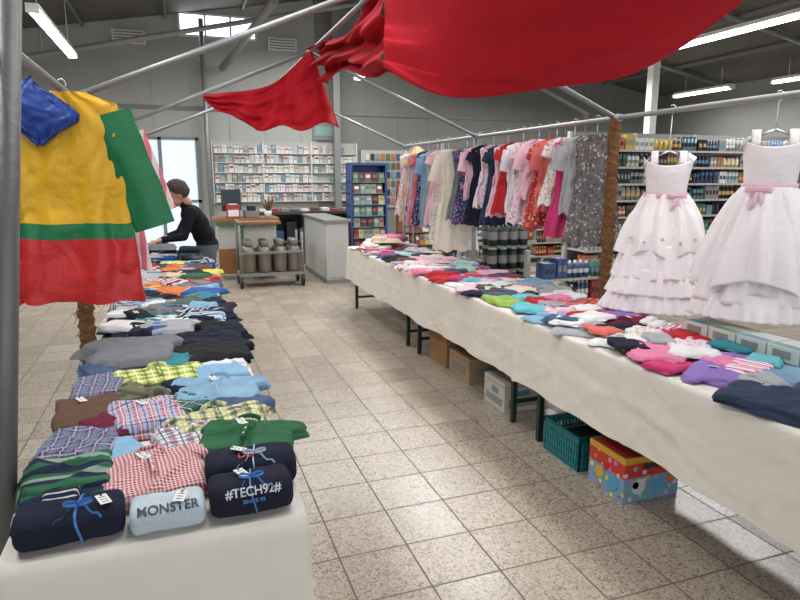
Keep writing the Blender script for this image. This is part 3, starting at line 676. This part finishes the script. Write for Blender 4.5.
# ---------------------------------------------------------------- communion dresses
def satin(n,c):
    m=plain(n,c,.55,0,.22,12,.04,5,dist=.8,bdist=.03); m.node_tree.nodes['Principled BSDF'].inputs['Sheen Weight'].default_value=.2; return m
M_sat=satin('white_satin',(236,230,230)); M_sat2=satin('white_tulle',(240,233,235)); M_pk=satin('pink_sash',(222,182,195))
def ringfn(prof,dep,nf,amp,sd,scal=0,sn=4,fold=.012):
    def fn(i,j):
        t=2*pi*i; n=len(prof)-1; k=min(int(j*n),n-1); f=j*n-k
        r=prof[k][0]*(1-f)+prof[k+1][0]*f; z=prof[k][1]*(1-f)+prof[k+1][1]*f
        ct,st=math.cos(t),math.sin(t)
        nz=N(ct*nf*.35+sd,st*nf*.35,sd+j*.6)
        w=amp*(j**.7)*(math.sin(nf*t+sd+3*N(ct*2,st*2,sd))*.8+2.0*nz)+fold*N(ct*3.5,st*3.5,z*3+sd)
        return ((r+w)*ct,(r*dep+w)*st,z+scal*abs(math.sin(t*sn/2+sd))*j+.006*j*nz)
    return fn
def bodice(g,h,w):
    def fn(i,j):
        t=2*pi*i; fr=math.sin(t)
        ztop=-.02-.055*abs(fr)**1.2
        z=ztop+(-h-ztop)*j; r=w*(1+.05*math.cos(pi*j*1.2))*(1-.12*j)+.002*N(fr*6,j*8,math.cos(t)*6)
        return (r*math.cos(t),r*.5*math.sin(t)*(1+.1*math.sin(pi*j)),z)
    g.grid(fn,48,20,0,True)
    for s in(-1,1):
        for fb in(-1,1): g.grid(lambda i,j,s=s,fb=fb:(s*(w*.60+.02*(i-.5)*2),fb*(.042-.042*j*j*.9),-.065+.075*j),3,6,0)
        def sl(i,j,s=s):
            t=2*pi*i; r=.028+.026*j+.004*math.sin(9*t)*j
            return (s*(w*.74+.035*j)+r*.35*math.cos(t),r*math.sin(t)*.8,-.015-.045*j+r*.55*math.cos(t))
        g.grid(sl,36,8,0,True)
def sash(g,z,w,dep,hh=.035):
    def fn(i,j):
        t=2*pi*i; return ((w+.004)*math.cos(t),(w*dep+.004)*math.sin(t),z+(j-.5)*hh)
    g.grid(fn,40,3,1,True)
def bow(g,x,y,z,s=1):
    for sx in(-1,1):
        g.grid(lambda i,j,sx=sx:(x+sx*(.026-.026*math.cos(2*pi*i))*s,y-.012*math.sin(2*pi*i)*s-.008,z+(j-.5)*.03*s*(.4+.6*abs(math.sin(pi*i)))),16,3,1,True)
        g.grid(lambda i,j,sx=sx:(x+sx*(.004+.03*j)*s+(i-.5)*.018*s,y-.01-.02*math.sin(j*4),z-.14*j*s),3,10,1)
    g.sph((x,y-.012,z),(.012*s,.01,.012*s),1)
g=Agg(); bodice(g,.25,.13)
g.grid(ringfn([(.112,-.24),(.14,-.29),(.19,-.39),(.225,-.50),(.24,-.58),(.245,-.63)],.62,11,.018,1,.06,6,.03),140,40,0,True)
g.grid(ringfn([(.21,-.54),(.25,-.66),(.275,-.75)],.62,22,.008,2,.015,6,.016),160,16,2,True)
g.grid(ringfn([(.245,-.68),(.275,-.76),(.305,-.84)],.62,30,.008,3,fold=.016),180,12,2,True)
g.grid(ringfn([(.27,-.77),(.31,-.87),(.345,-.94)],.6,34,.010,4,fold=.018),200,14,2,True)
sash(g,-.245,.118,.5,.03); bow(g,.06,-.068,-.25)
for k in range(5):
    t=-pi/2+(k-2)*.45
    for q in range(5):
        b=q*1.257; g.sph((.225*math.cos(t)+.006*math.cos(b),.225*.64*math.sin(t)-.016,-.50-.02*(k%2)+.006*math.sin(b)),.005,1,nu=6,nv=4)
hanger(g,.12,.0,ZEv+.005-1.74,3)
g.build('communion_dress',[M_sat,M_pk,M_sat2,M_hang],None,(2.76,3.02,1.74),(0,0,-.73),solid=.0015)
g=Agg(); bodice(g,.28,.135)
g.grid(ringfn([(.115,-.27),(.145,-.32),(.2,-.48),(.25,-.66),(.29,-.85)],.6,13,.016,2,.0,4,.022),140,34,0,True)
g.grid(ringfn([(.12,-.27),(.16,-.34),(.225,-.50),(.275,-.66),(.308,-.80)],.62,14,.016,5,.07,4,.028),150,38,2,True)
g.grid(ringfn([(.27,-.80),(.31,-.87),(.33,-.93)],.6,30,.009,4,fold=.018),190,12,2,True)
sash(g,-.275,.122,.5,.045); bow(g,-.05,-.075,-.28,1.1)
hanger(g,.12,.0,ZEv+.005-1.82,3)
g.build('communion_dress',[M_sat,M_pk,M_sat2,M_hang],None,(2.80,2.36,1.82),(0,0,-.80),solid=.0015)
# ---------------------------------------------------------------- background furniture
def shelf_unit(name,x0,x1,y0,y1,h,levels,cans=True,back=True,sd=1):
    random.seed(sd)
    e=empty(name)
    a=Agg()
    n=max(1,round((x1-x0)/1.0))
    for k in range(n+1):
        x=x0+(x1-x0)*k/n; a.bb(x-.02,x+.02,y1-.06,y1,0,h,0); a.bb(x-.015,x+.015,y0,y1,0,.12,0)
    if back: a.bb(x0,x1,y1-.02,y1-.005,.1,h,1)
    zs=[.12+(h-.15)*k/(levels) for k in range(levels)]
    for z in zs: a.bb(x0,x1,y0,y1-.03,z-.015,z,0); a.bb(x0,x1,y0-.008,y0,z-.022,z+.003,0)
    a.build('frame',[plain('shelf_beige',(176,174,166),.5),M_grey],e)
    a=Agg(); gap=zs[1]-zs[0]
    for z in zs:
        x=x0+.05
        while x<x1-.05:
            m=random.choice((0,1,2,3,4,4,5,5,5,6,7,8,8,8,9,9)); cnt=random.randint(2,4); hh=gap*random.uniform(.6,.9); w=random.uniform(.045,.08); ty=random.random()
            m2=random.choice((4,8,5,2,7))
            for q in range(cnt):
                if x>x1-.06: break
                for yy in(y0+.05,y0+.14):
                    if ty<.6:
                        a.cyl((x,yy,z),(x,yy,z+hh*.85),w*.42,w*.42,m,8); a.cyl((x,yy,z+hh*.85),(x,yy,z+hh),w*.3,w*.2,m2,8)
                        a.cyl((x,yy,z+hh*.3),(x,yy,z+hh*.55),w*.43,w*.43,m2,8,False)
                    else: a.bb(x-w*.45,x+w*.45,yy-.035,yy+.035,z,z+hh,m); a.bb(x-w*.3,x+w*.3,yy-.037,yy-.035,z+hh*.35,z+hh*.65,m2)
                x+=w
            x+=random.uniform(.0,.015)
    a.build('goods',PAL,e)
shelf_unit('goods_shelf',4.6,9.4,6.3,6.75,2.15,10,sd=3)
shelf_unit('goods_shelf',4.6,8.4,10.2,10.7,2.2,8,sd=5)
shelf_unit('goods_shelf',3.55,4.55,7.3,7.65,1.0,4,back=False,sd=8)
shelf_unit('goods_shelf',3.4,4.4,5.3,5.65,.85,3,back=False,sd=9)
shelf_unit('goods_shelf',8.6,12.0,12.6,13.2,2.0,6,sd=12)
random.seed(5)
a=Agg()
for k in range(4):
    for j in range(4):
        for q in range(2):
            a.cyl((3.35+.13*j,6.3+.13*q,.02+.27*k),(3.35+.13*j,6.3+.13*q,.25+.27*k),.058,.058,0,12); a.cyl((3.35+.13*j,6.3+.13*q,.25+.27*k),(3.35+.13*j,6.3+.13*q,.275+.27*k),.055,.055,1,12)
            a.cyl((3.35+.13*j,6.3+.13*q,.09+.27*k),(3.35+.13*j,6.3+.13*q,.18+.27*k),.059,.059,3,12,False)
    a.bb(3.27,3.82,6.22,6.5,.005+.27*k,.02+.27*k,2)
a.build('paint_can_stack',[plain('can_green',(40,56,50),.4),M_white,M_grey,PAL[8]])
def brochure(name,x0,x1,y,h,frame,sd,lv=8):
    random.seed(sd); a=Agg()
    a.bb(x0,x0+.03,y,y+.3,0,h,0); a.bb(x1-.03,x1,y,y+.3,0,h,0); a.bb(x0,x1,y+.27,y+.3,0,h,0); a.bb(x0,x1,y-.02,y+.3,0,.08,0); a.bb(x0,x1,y+.0,y+.3,h,h+.04,0)
    for k in range(lv):
        z=.12+(h-.2)*k/lv; a.bb(x0,x1,y+.02,y+.26,z-.012,z,1)
        x=x0+.05
        while x<x1-.1:
            w=random.uniform(.07,.12); m=2+random.randrange(10)
            RR=Matrix.Rotation(-.18,3,'X'); hh=(h-.2)/lv*.82
            a.box((x+w/2,y+.05,z+hh/2),(w*.92,.015,hh),m,R=RR); a.box((x+w/2,y+.041,z+hh*.6),(w*.6,.004,hh*.3),2+(m+3)%10,R=RR)
            x+=w
    a.build(name,[frame,M_grey]+PAL)
brochure('brochure_rack',2.55,3.15,9.5,1.78,plain('rack_blue',(44,70,130),.4),2,9)
brochure('magazine_rack',3.3,3.95,9.2,1.45,PAL[6],4,6)
a=Agg()
for k in range(3): 
    RR=Matrix.Rotation(.55,3,'Y')
    a.box((3.62,8.95+.02*k,1.78+.02*k),(.62,.02,.30-.05*k),k,R=RR)
a.cyl((3.4,9.0,0),(3.4,9.0,1.95),.015,.015,3,8);a.cyl((3.85,9.0,0),(3.85,9.0,1.6),.015,.015,3,8)
a.build('display_sign',[plain('sign_beige',(206,190,150),.6),PAL[2],PAL[6],M_steel])
a=Agg(); a.bb(2.08,2.42,9.2,10.9,.02,.93,0); a.bb(2.04,2.46,9.16,10.95,.93,.97,1); a.bb(2.1,2.4,9.19,9.2,.08,.9,2); a.bb(2.06,2.44,9.18,10.9,0,.06,1)
a.bb(2.42,2.6,9.6,10.9,.02,.7,3)
a.build('service_counter',[plain('counter_lt',(196,196,192),.5),M_grey,plain('panel_lt',(176,176,172),.5),plain('panel_oak',(150,110,70))],bevel=.006)
a=Agg(); a.bb(1.3,3.2,11.4,12.1,.93,.98,0)
for x in(1.32,2.2,3.15): a.bb(x-.02,x+.02,11.45,12.05,0,.93,1)
a.bb(1.32,3.18,12.02,12.06,.05,.93,8)
for k in range(9): a.bb(1.4+.19*k,1.53+.19*k,11.5,11.75,.98,1.0+.05*random.random(),2+k%6)
a.bb(1.35,3.1,11.6,12.0,.4,.43,1)
for k in range(7): a.bb(1.4+.24*k,1.58+.24*k,11.6,11.9,.43,.6+.2*random.random(),2+(k*3)%7)
a.build('back_desk',[plain('desk_dark',(70,60,55),.5),M_grey,M_white,PAL[0],PAL[8],PAL[1],M_white,PAL[9],PAL[5]])
a=Agg(); a.bb(.5,1.5,9.95,10.6,.92,.97,0); a.bb(.55,1.45,10.0,10.55,.1,.92,1); a.bb(.52,1.48,9.93,9.95,.86,.92,2); a.bb(.9,.93,9.95,10.0,.1,.9,2)
a.bb(.55,1.45,9.99,10.0,.1,.5,0)
a.build('checkout_counter',[plain('wood_edge',(140,92,56)),plain('cw',(180,178,170)),plain('green_edge',(54,100,70))],bevel=.005)
def monitor(name,x,y,z,yaw,w=.42,h=.3,m=None):
    a=Agg(); a.box((0,0,.27),(w,.03,h),0); a.box((0,-.017,.27),(w-.04,.004,h-.04),1); a.cyl((0,.01,0),(0,.01,.15),.02,.02,0,10); a.cyl((0,0,0),(0,0,.015),.1,.1,0,18)
    a.build(name,[m or M_black,plain('screen',(60,70,80),.15)],None,(x,y,z),(0,0,yaw),bevel=.004)
M_mg=plain('monitor_grey',(70,70,72),.5)
monitor('computer_monitor',.80,10.3,.97,.7,.4,.34,M_mg)
a=Agg(); a.bb(.70,.90,9.98,10.18,.972,1.18,0); a.bb(.72,.88,9.975,9.98,1.0,1.1,1); a.bb(.74,.86,10.0,10.15,1.18,1.19,1); a.build('red_collection_box',[PAL[0],M_white],bevel=.008)
a=Agg(); a.bb(.98,1.2,10.05,10.35,.972,1.08,0); a.bb(1.02,1.15,10.05,10.2,1.08,1.16,1); a.build('cash_register',[M_grey,M_black],bevel=.01)
a=Agg(); a.lathe((1.35,10.15,.972),[(.0,0),(.05,0),(.06,.1),(.055,.1),(.05,.01)],0,16)
for k in range(14):
    t=k*2.4; a.cyl((1.35,10.15,1.05),(1.35+.1*math.cos(t),10.15+.1*math.sin(t),1.2+.05*(k%3)),.006,.016,1+k%2,6)
a.build('potted_plant',[M_white,PAL[3],PAL[0]])
M_gas=plain('gas_bottle_grey',(128,118,106),.4,.4)
e=empty('gas_bottle_trolley')
a=Agg(); a.bb(.78,1.72,9.15,9.65,.17,.21,0)
for x in(.8,1.7):
    for y in(9.17,9.63): a.cyl((x,y,.2),(x,y,.98 if x<1 else .8),.018,.018,0,8); a.cyl((x-.02,y,.085),(x+.02,y,.085),.085,.085,1,16); a.cyl((x,y,.085),(x,y,.18),.02,.02,0,8)
a.bb(.78,1.72,9.15,9.18,.5,.53,0);a.bb(.78,1.72,9.62,9.65,.5,.53,0); a.cyl((.8,9.17,.96),(.8,9.63,.96),.018,.018,0,8); a.bb(.78,1.4,9.15,9.65,.93,.96,2)
a.build('cart',[M_grey,M_black,M_wood],e)
a=Agg()
for x in(.93,1.16,1.39,1.6):
    for y in(9.3,9.52):
        a.lathe((x,y,.212),[(0,0),(.09,0),(.1,.02),(.1,.30),(.085,.36),(.04,.39),(.035,.40),(0,.4)],0,18)
        a.lathe((x,y,.60),[(.055,0),(.06,.0),(.06,.08),(.05,.09),(.05,.0)],1,14); a.cyl((x,y,.6),(x,y,.67),.018,.018,1,8)
a.build('gas_bottles',[M_gas,M_grey],e)
# wall rack of small packages / cards behind the checkout
random.seed(9)
a=Agg()
a.bb(.74,3.9,YB-.03,YB-.002,1.06,2.34,6)
for r in range(6):
    z=1.08+r*.205; a.bb(.74,3.9,YB-.12,YB-.03,z-.012,z,0)
    x=.78
    while x<3.8:
        w=random.uniform(.07,.13); h=random.uniform(.12,.18)
        if random.random()<.93:
            a.bb(x,x+w*.9,YB-.10,YB-.05,z,z+h,random.choice((0,0,0,0,0,5,5,4,1,3)))
            a.bb(x+.01,x+w*.8,YB-.103,YB-.10,z+h*.55,z+h*.8,random.choice((1,5,5,2,3,8)))
        x+=w
for x in(.74,1.79,2.84,3.88): a.bb(x-.012,x+.012,YB-.12,YB-.03,1.05,2.34,0)
a.build('card_display_shelves',[plain('pw',(214,213,209)),PAL[8],PAL[2],PAL[7],plain('lp',(206,190,190)),plain('lg',(184,184,184)),plain('board',(172,172,166)),PAL[5],PAL[0]])
a=Agg(); a.bb(2.9,3.4,YB-.03,YB-.004,2.4,2.75,0); a.bb(2.95,3.35,YB-.035,YB-.03,2.5,2.7,1); a.build('wall_sign',[M_grey,plain('sgn',(130,160,152))])
a=Agg(); a.bb(4.0,8.0,YB-.05,YB-.004,.9,2.2,0)
for r in range(6):
    for c in range(31):
        x=4.1+c*.125; z=.98+r*.2; m=1+random.randrange(10)
        a.bb(x,x+.08,YB-.09,YB-.05,z,z+.14,m); a.cyl((x+.04,YB-.05,z+.15),(x+.04,YB-.11,z+.15),.004,.004,9,5)
a.build('pegboard_display',[plain('peg',(180,178,170))]+PAL)
# ---------------------------------------------------------------- person
def capsule(g,p0,r0,p1,r1,nn=14):
    g.sph(p0,r0,0,nu=nn,nv=8); g.sph(p1,r1,0,nu=nn,nv=8); g.cyl(p0,p1,r0,r1,0,nn)
def remeshed(g,name,mats,voxel,sm,matfn,parent):
    o=g.build('tmp',[mats[0]],merge=False)
    m=o.modifiers.new('r','REMESH'); m.mode='VOXEL'; m.voxel_size=voxel
    s=o.modifiers.new('s','SMOOTH'); s.iterations=sm; s.factor=.5
    dg=bpy.context.evaluated_depsgraph_get(); me=bpy.data.meshes.new_from_object(o.evaluated_get(dg))
    bpy.data.objects.remove(o)
    me.materials.clear()
    for mt in mats: me.materials.append(mt)
    for p in me.polygons: p.use_smooth=True; p.material_index=matfn(p.center)
    q=bpy.data.objects.new(name,me); COL.objects.link(q); q.parent=parent; return q
M_skin=plain('skin',(196,146,122),.5,var=.04); M_hair=plain('hair_brown',(70,56,48),.8,0,.8,90,.3,40)
M_swt=fab('sweater_black',[(24,24,28)]); M_pants=fab('trousers_grey',[(96,98,104)]); M_shoe=plain('shoe_dark',(40,34,32),.5)
P=empty('shopkeeper_person')
g=Agg()
Rt=Matrix.Rotation(-.45,3,'Y')
g.sph((.27,6.95,.88),(.12,.165,.12),0,Rt,20,14); g.sph((.235,6.935,1.0),(.115,.155,.12),0,Rt,20,14)
g.sph((.18,6.915,1.12),(.12,.168,.14),0,Rt,20,14); g.sph((.125,6.89,1.21),(.11,.18,.11),0,Rt,20,14)
capsule(g,(.10,6.885,1.27),.058,(.035,6.865,1.36),.052)
SL,SR=(.115,6.74,1.24),(.13,7.04,1.24)
capsule(g,(.12,6.82,1.25),.07,SL,.064); capsule(g,(.13,6.96,1.25),.07,SR,.064)
EL_,WL=(.03,6.63,1.01),(-.17,6.51,.995); capsule(g,SL,.062,EL_,.048); capsule(g,EL_,.047,WL,.032)
ER_,WR=(.0,7.0,1.02),(-.13,6.80,1.0); capsule(g,SR,.062,ER_,.048); capsule(g,ER_,.047,WR,.032)
for (hx,hy,kx,ky,ax,ay) in((.27,6.87,.25,6.87,.28,6.87),(.28,7.03,.27,7.04,.31,7.05)):
    capsule(g,(hx,hy,.84),.09,(kx,ky,.47),.06); capsule(g,(kx,ky,.47),.058,(ax,ay,.1),.042)
    capsule(g,(ax+.03,ay,.045),.04,(ax-.17,ay,.035),.034)
def mf(c):
    if c.z<.075: return 2
    if c.z<.90 and c.x>.1: return 1
    if c.z>1.345 : return 3
    return 0
remeshed(g,'body',[M_swt,M_pants,M_shoe,M_skin],.011,5,mf,P)
g=Agg()
g.sph((.01,0,.02),(.098,.076,.098),0,nu=24,nv=18); g.sph((-.035,0,-.045),(.06,.056,.07),0,nu=20,nv=14)
g.sph((-.062,0,-.085),(.03,.03,.025),0); capsule(g,(-.088,0,.005),.010,(-.108,0,-.03),.014,10); g.sph((-.083,0,.035),(.02,.05,.014),0)
for s in(-1,1): g.sph((.012,s*.078,-.012),(.020,.010,.032),0); g.sph((-.058,s*.036,-.03),(.03,.024,.026),0); g.sph((-.1,s*.010,-.034),(.010,.008,.008),0)
g.sph((-.09,0,-.062),(.012,.022,.007),0); g.sph((-.087,0,-.073),(.012,.019,.007),0); capsule(g,(.03,0,-.05),.05,(.05,0,-.11),.048)
hd=empty('head_pivot'); hd.parent=P; hd.location=(-.005,6.85,1.43); hd.rotation_euler=(0,-.4,.15); hd.scale=(1.06,1.06,1.06)
remeshed(g,'head',[M_skin,plain('lips',(170,95,90),.4)],.004,3,lambda c:1 if (c.x<-.088 and -.078<c.z<-.056 and abs(c.y)<.02) else 0,hd)
g=Agg()
for s in(-1,1): g.sph((-.080,s*.031,.006),(.011,.012,.010),0,nu=12,nv=8); g.sph((-.0895,s*.031,.006),(.003,.0055,.0055),1,nu=10,nv=6); g.cyl((-.088,s*.015,.026),(-.082,s*.045,.028),.004,.003,2,6)
g.build('eyes',[M_white,M_black,M_hair],hd)
g=Agg()
def fn(i,j):
    t=2*pi*i; c,s_=math.cos(t),math.sin(t)
    back=(1+c)/2
    pm=pi*(.34+.46*sst(back*1.3))
    pp=pm*j
    tp=1-.10*sst((j-.75)*4)
    k=(1.10+.05*N(c*5,s_*5,j*6)+.04*N(c*14,s_*14,j*14))*tp
    return (.014+.100*k*math.sin(pp)*c,.081*k*math.sin(pp)*s_,.022+.102*k*math.cos(pp))
g.grid(fn,64,40,0,True); g.build('hair',[M_hair],hd,solid=.006)
def hand(w,dirv,name,side):
    g=Agg(); 
    capsule(g,(-.02,0,0),.024,(.01,0,0),.026); 
    for k in range(4):
        yy=(-.027+.018*k); capsule(g,(.005,yy*.6,0),.014,(.075,yy,0),.0125,10)
        L=(.036,.043,.040,.030)[k]
        a0=Vector((.078,yy,0)); a1=a0+Vector((L,yy*.08,-.010)); a2=a1+Vector((L*.6,0,-.018)); a3=a2+Vector((L*.35,0,-.018))
        capsule(g,a0,.0092,a1,.0085,10); capsule(g,a1,.0085,a2,.0078,10); capsule(g,a2,.0078,a3,.007,10)
    b0=Vector((.012,side*.026,-.004)); b1=b0+Vector((.028,side*.024,-.008)); b2=b1+Vector((.028,side*.008,-.010))
    capsule(g,b0,.014,b1,.0105,10); capsule(g,b1,.0105,b2,.009,10)
    o=remeshed(g,name,[M_skin],.0035,2,lambda c:0,P)
    d=Vector(dirv).normalized(); y=Vector((0,0,1)).cross(d).normalized(); z=d.cross(y)
    M=Matrix((d,y,z)).transposed().to_4x4(); M.translation=Vector(w)+d*.02; o.matrix_local=M
hand(WL,(-.8,-.35,-.12),'hand_left',-1); hand(WR,(-.5,-.8,-.12),'hand_right',1)
# ---------------------------------------------------------------- lights
def area(x,y,z,sx,sy,p,c=(.99,.99,1),rot=(0,0,0)):
    l=bpy.data.lights.new('ceiling_fill_light','AREA'); l.shape='RECTANGLE'; l.size=sx; l.size_y=sy; l.energy=p*1.1; l.color=c  # added area lamps carrying the hall's light, no fixtures of their own
    o=bpy.data.objects.new('ceiling_fill_light',l); COL.objects.link(o); o.location=(x,y,z); o.rotation_euler=rot
area(.9,2.5,3.6,1.5,3,58); area(3.3,2.5,3.4,.6,3,46); area(-1.45,3,3.4,.4,3,55); area(3.3,7.2,3.4,.6,3,85); area(0.2,7.5,3.9,2,3,88)
area(-1.45,10.2,3.4,.4,3,80); area(7.2,6.2,3.4,.4,3,105); area(7.2,10.7,3.4,.4,3,100); area(11,10.5,3.3,.4,3,70); area(3,11.5,4.2,3,2,150)
W=bpy.data.worlds.new('W'); S.world=W; W.use_nodes=True
W.node_tree.nodes['Background'].inputs[0].default_value=(.92,.95,1,1); W.node_tree.nodes['Background'].inputs[1].default_value=1.7
S.view_settings.view_transform='Standard'
# ---------------------------------------------------------------- camera
psi=math.radians(19.5); th=math.radians(11.22)
Fv=Vector((math.sin(psi)*math.cos(th),math.cos(psi)*math.cos(th),-math.sin(th)))
Rv=Vector((math.cos(psi),-math.sin(psi),0)); Uv=Rv.cross(Fv)
cam=bpy.data.cameras.new('camera'); co=bpy.data.objects.new('camera',cam); COL.objects.link(co)
M=Matrix((Rv,Uv,-Fv)).transposed().to_4x4(); M.translation=Vector((0,0,1.6)); co.matrix_world=M
cam.sensor_width=36; cam.lens=620/800*36; cam.clip_start=.05
S.camera=co
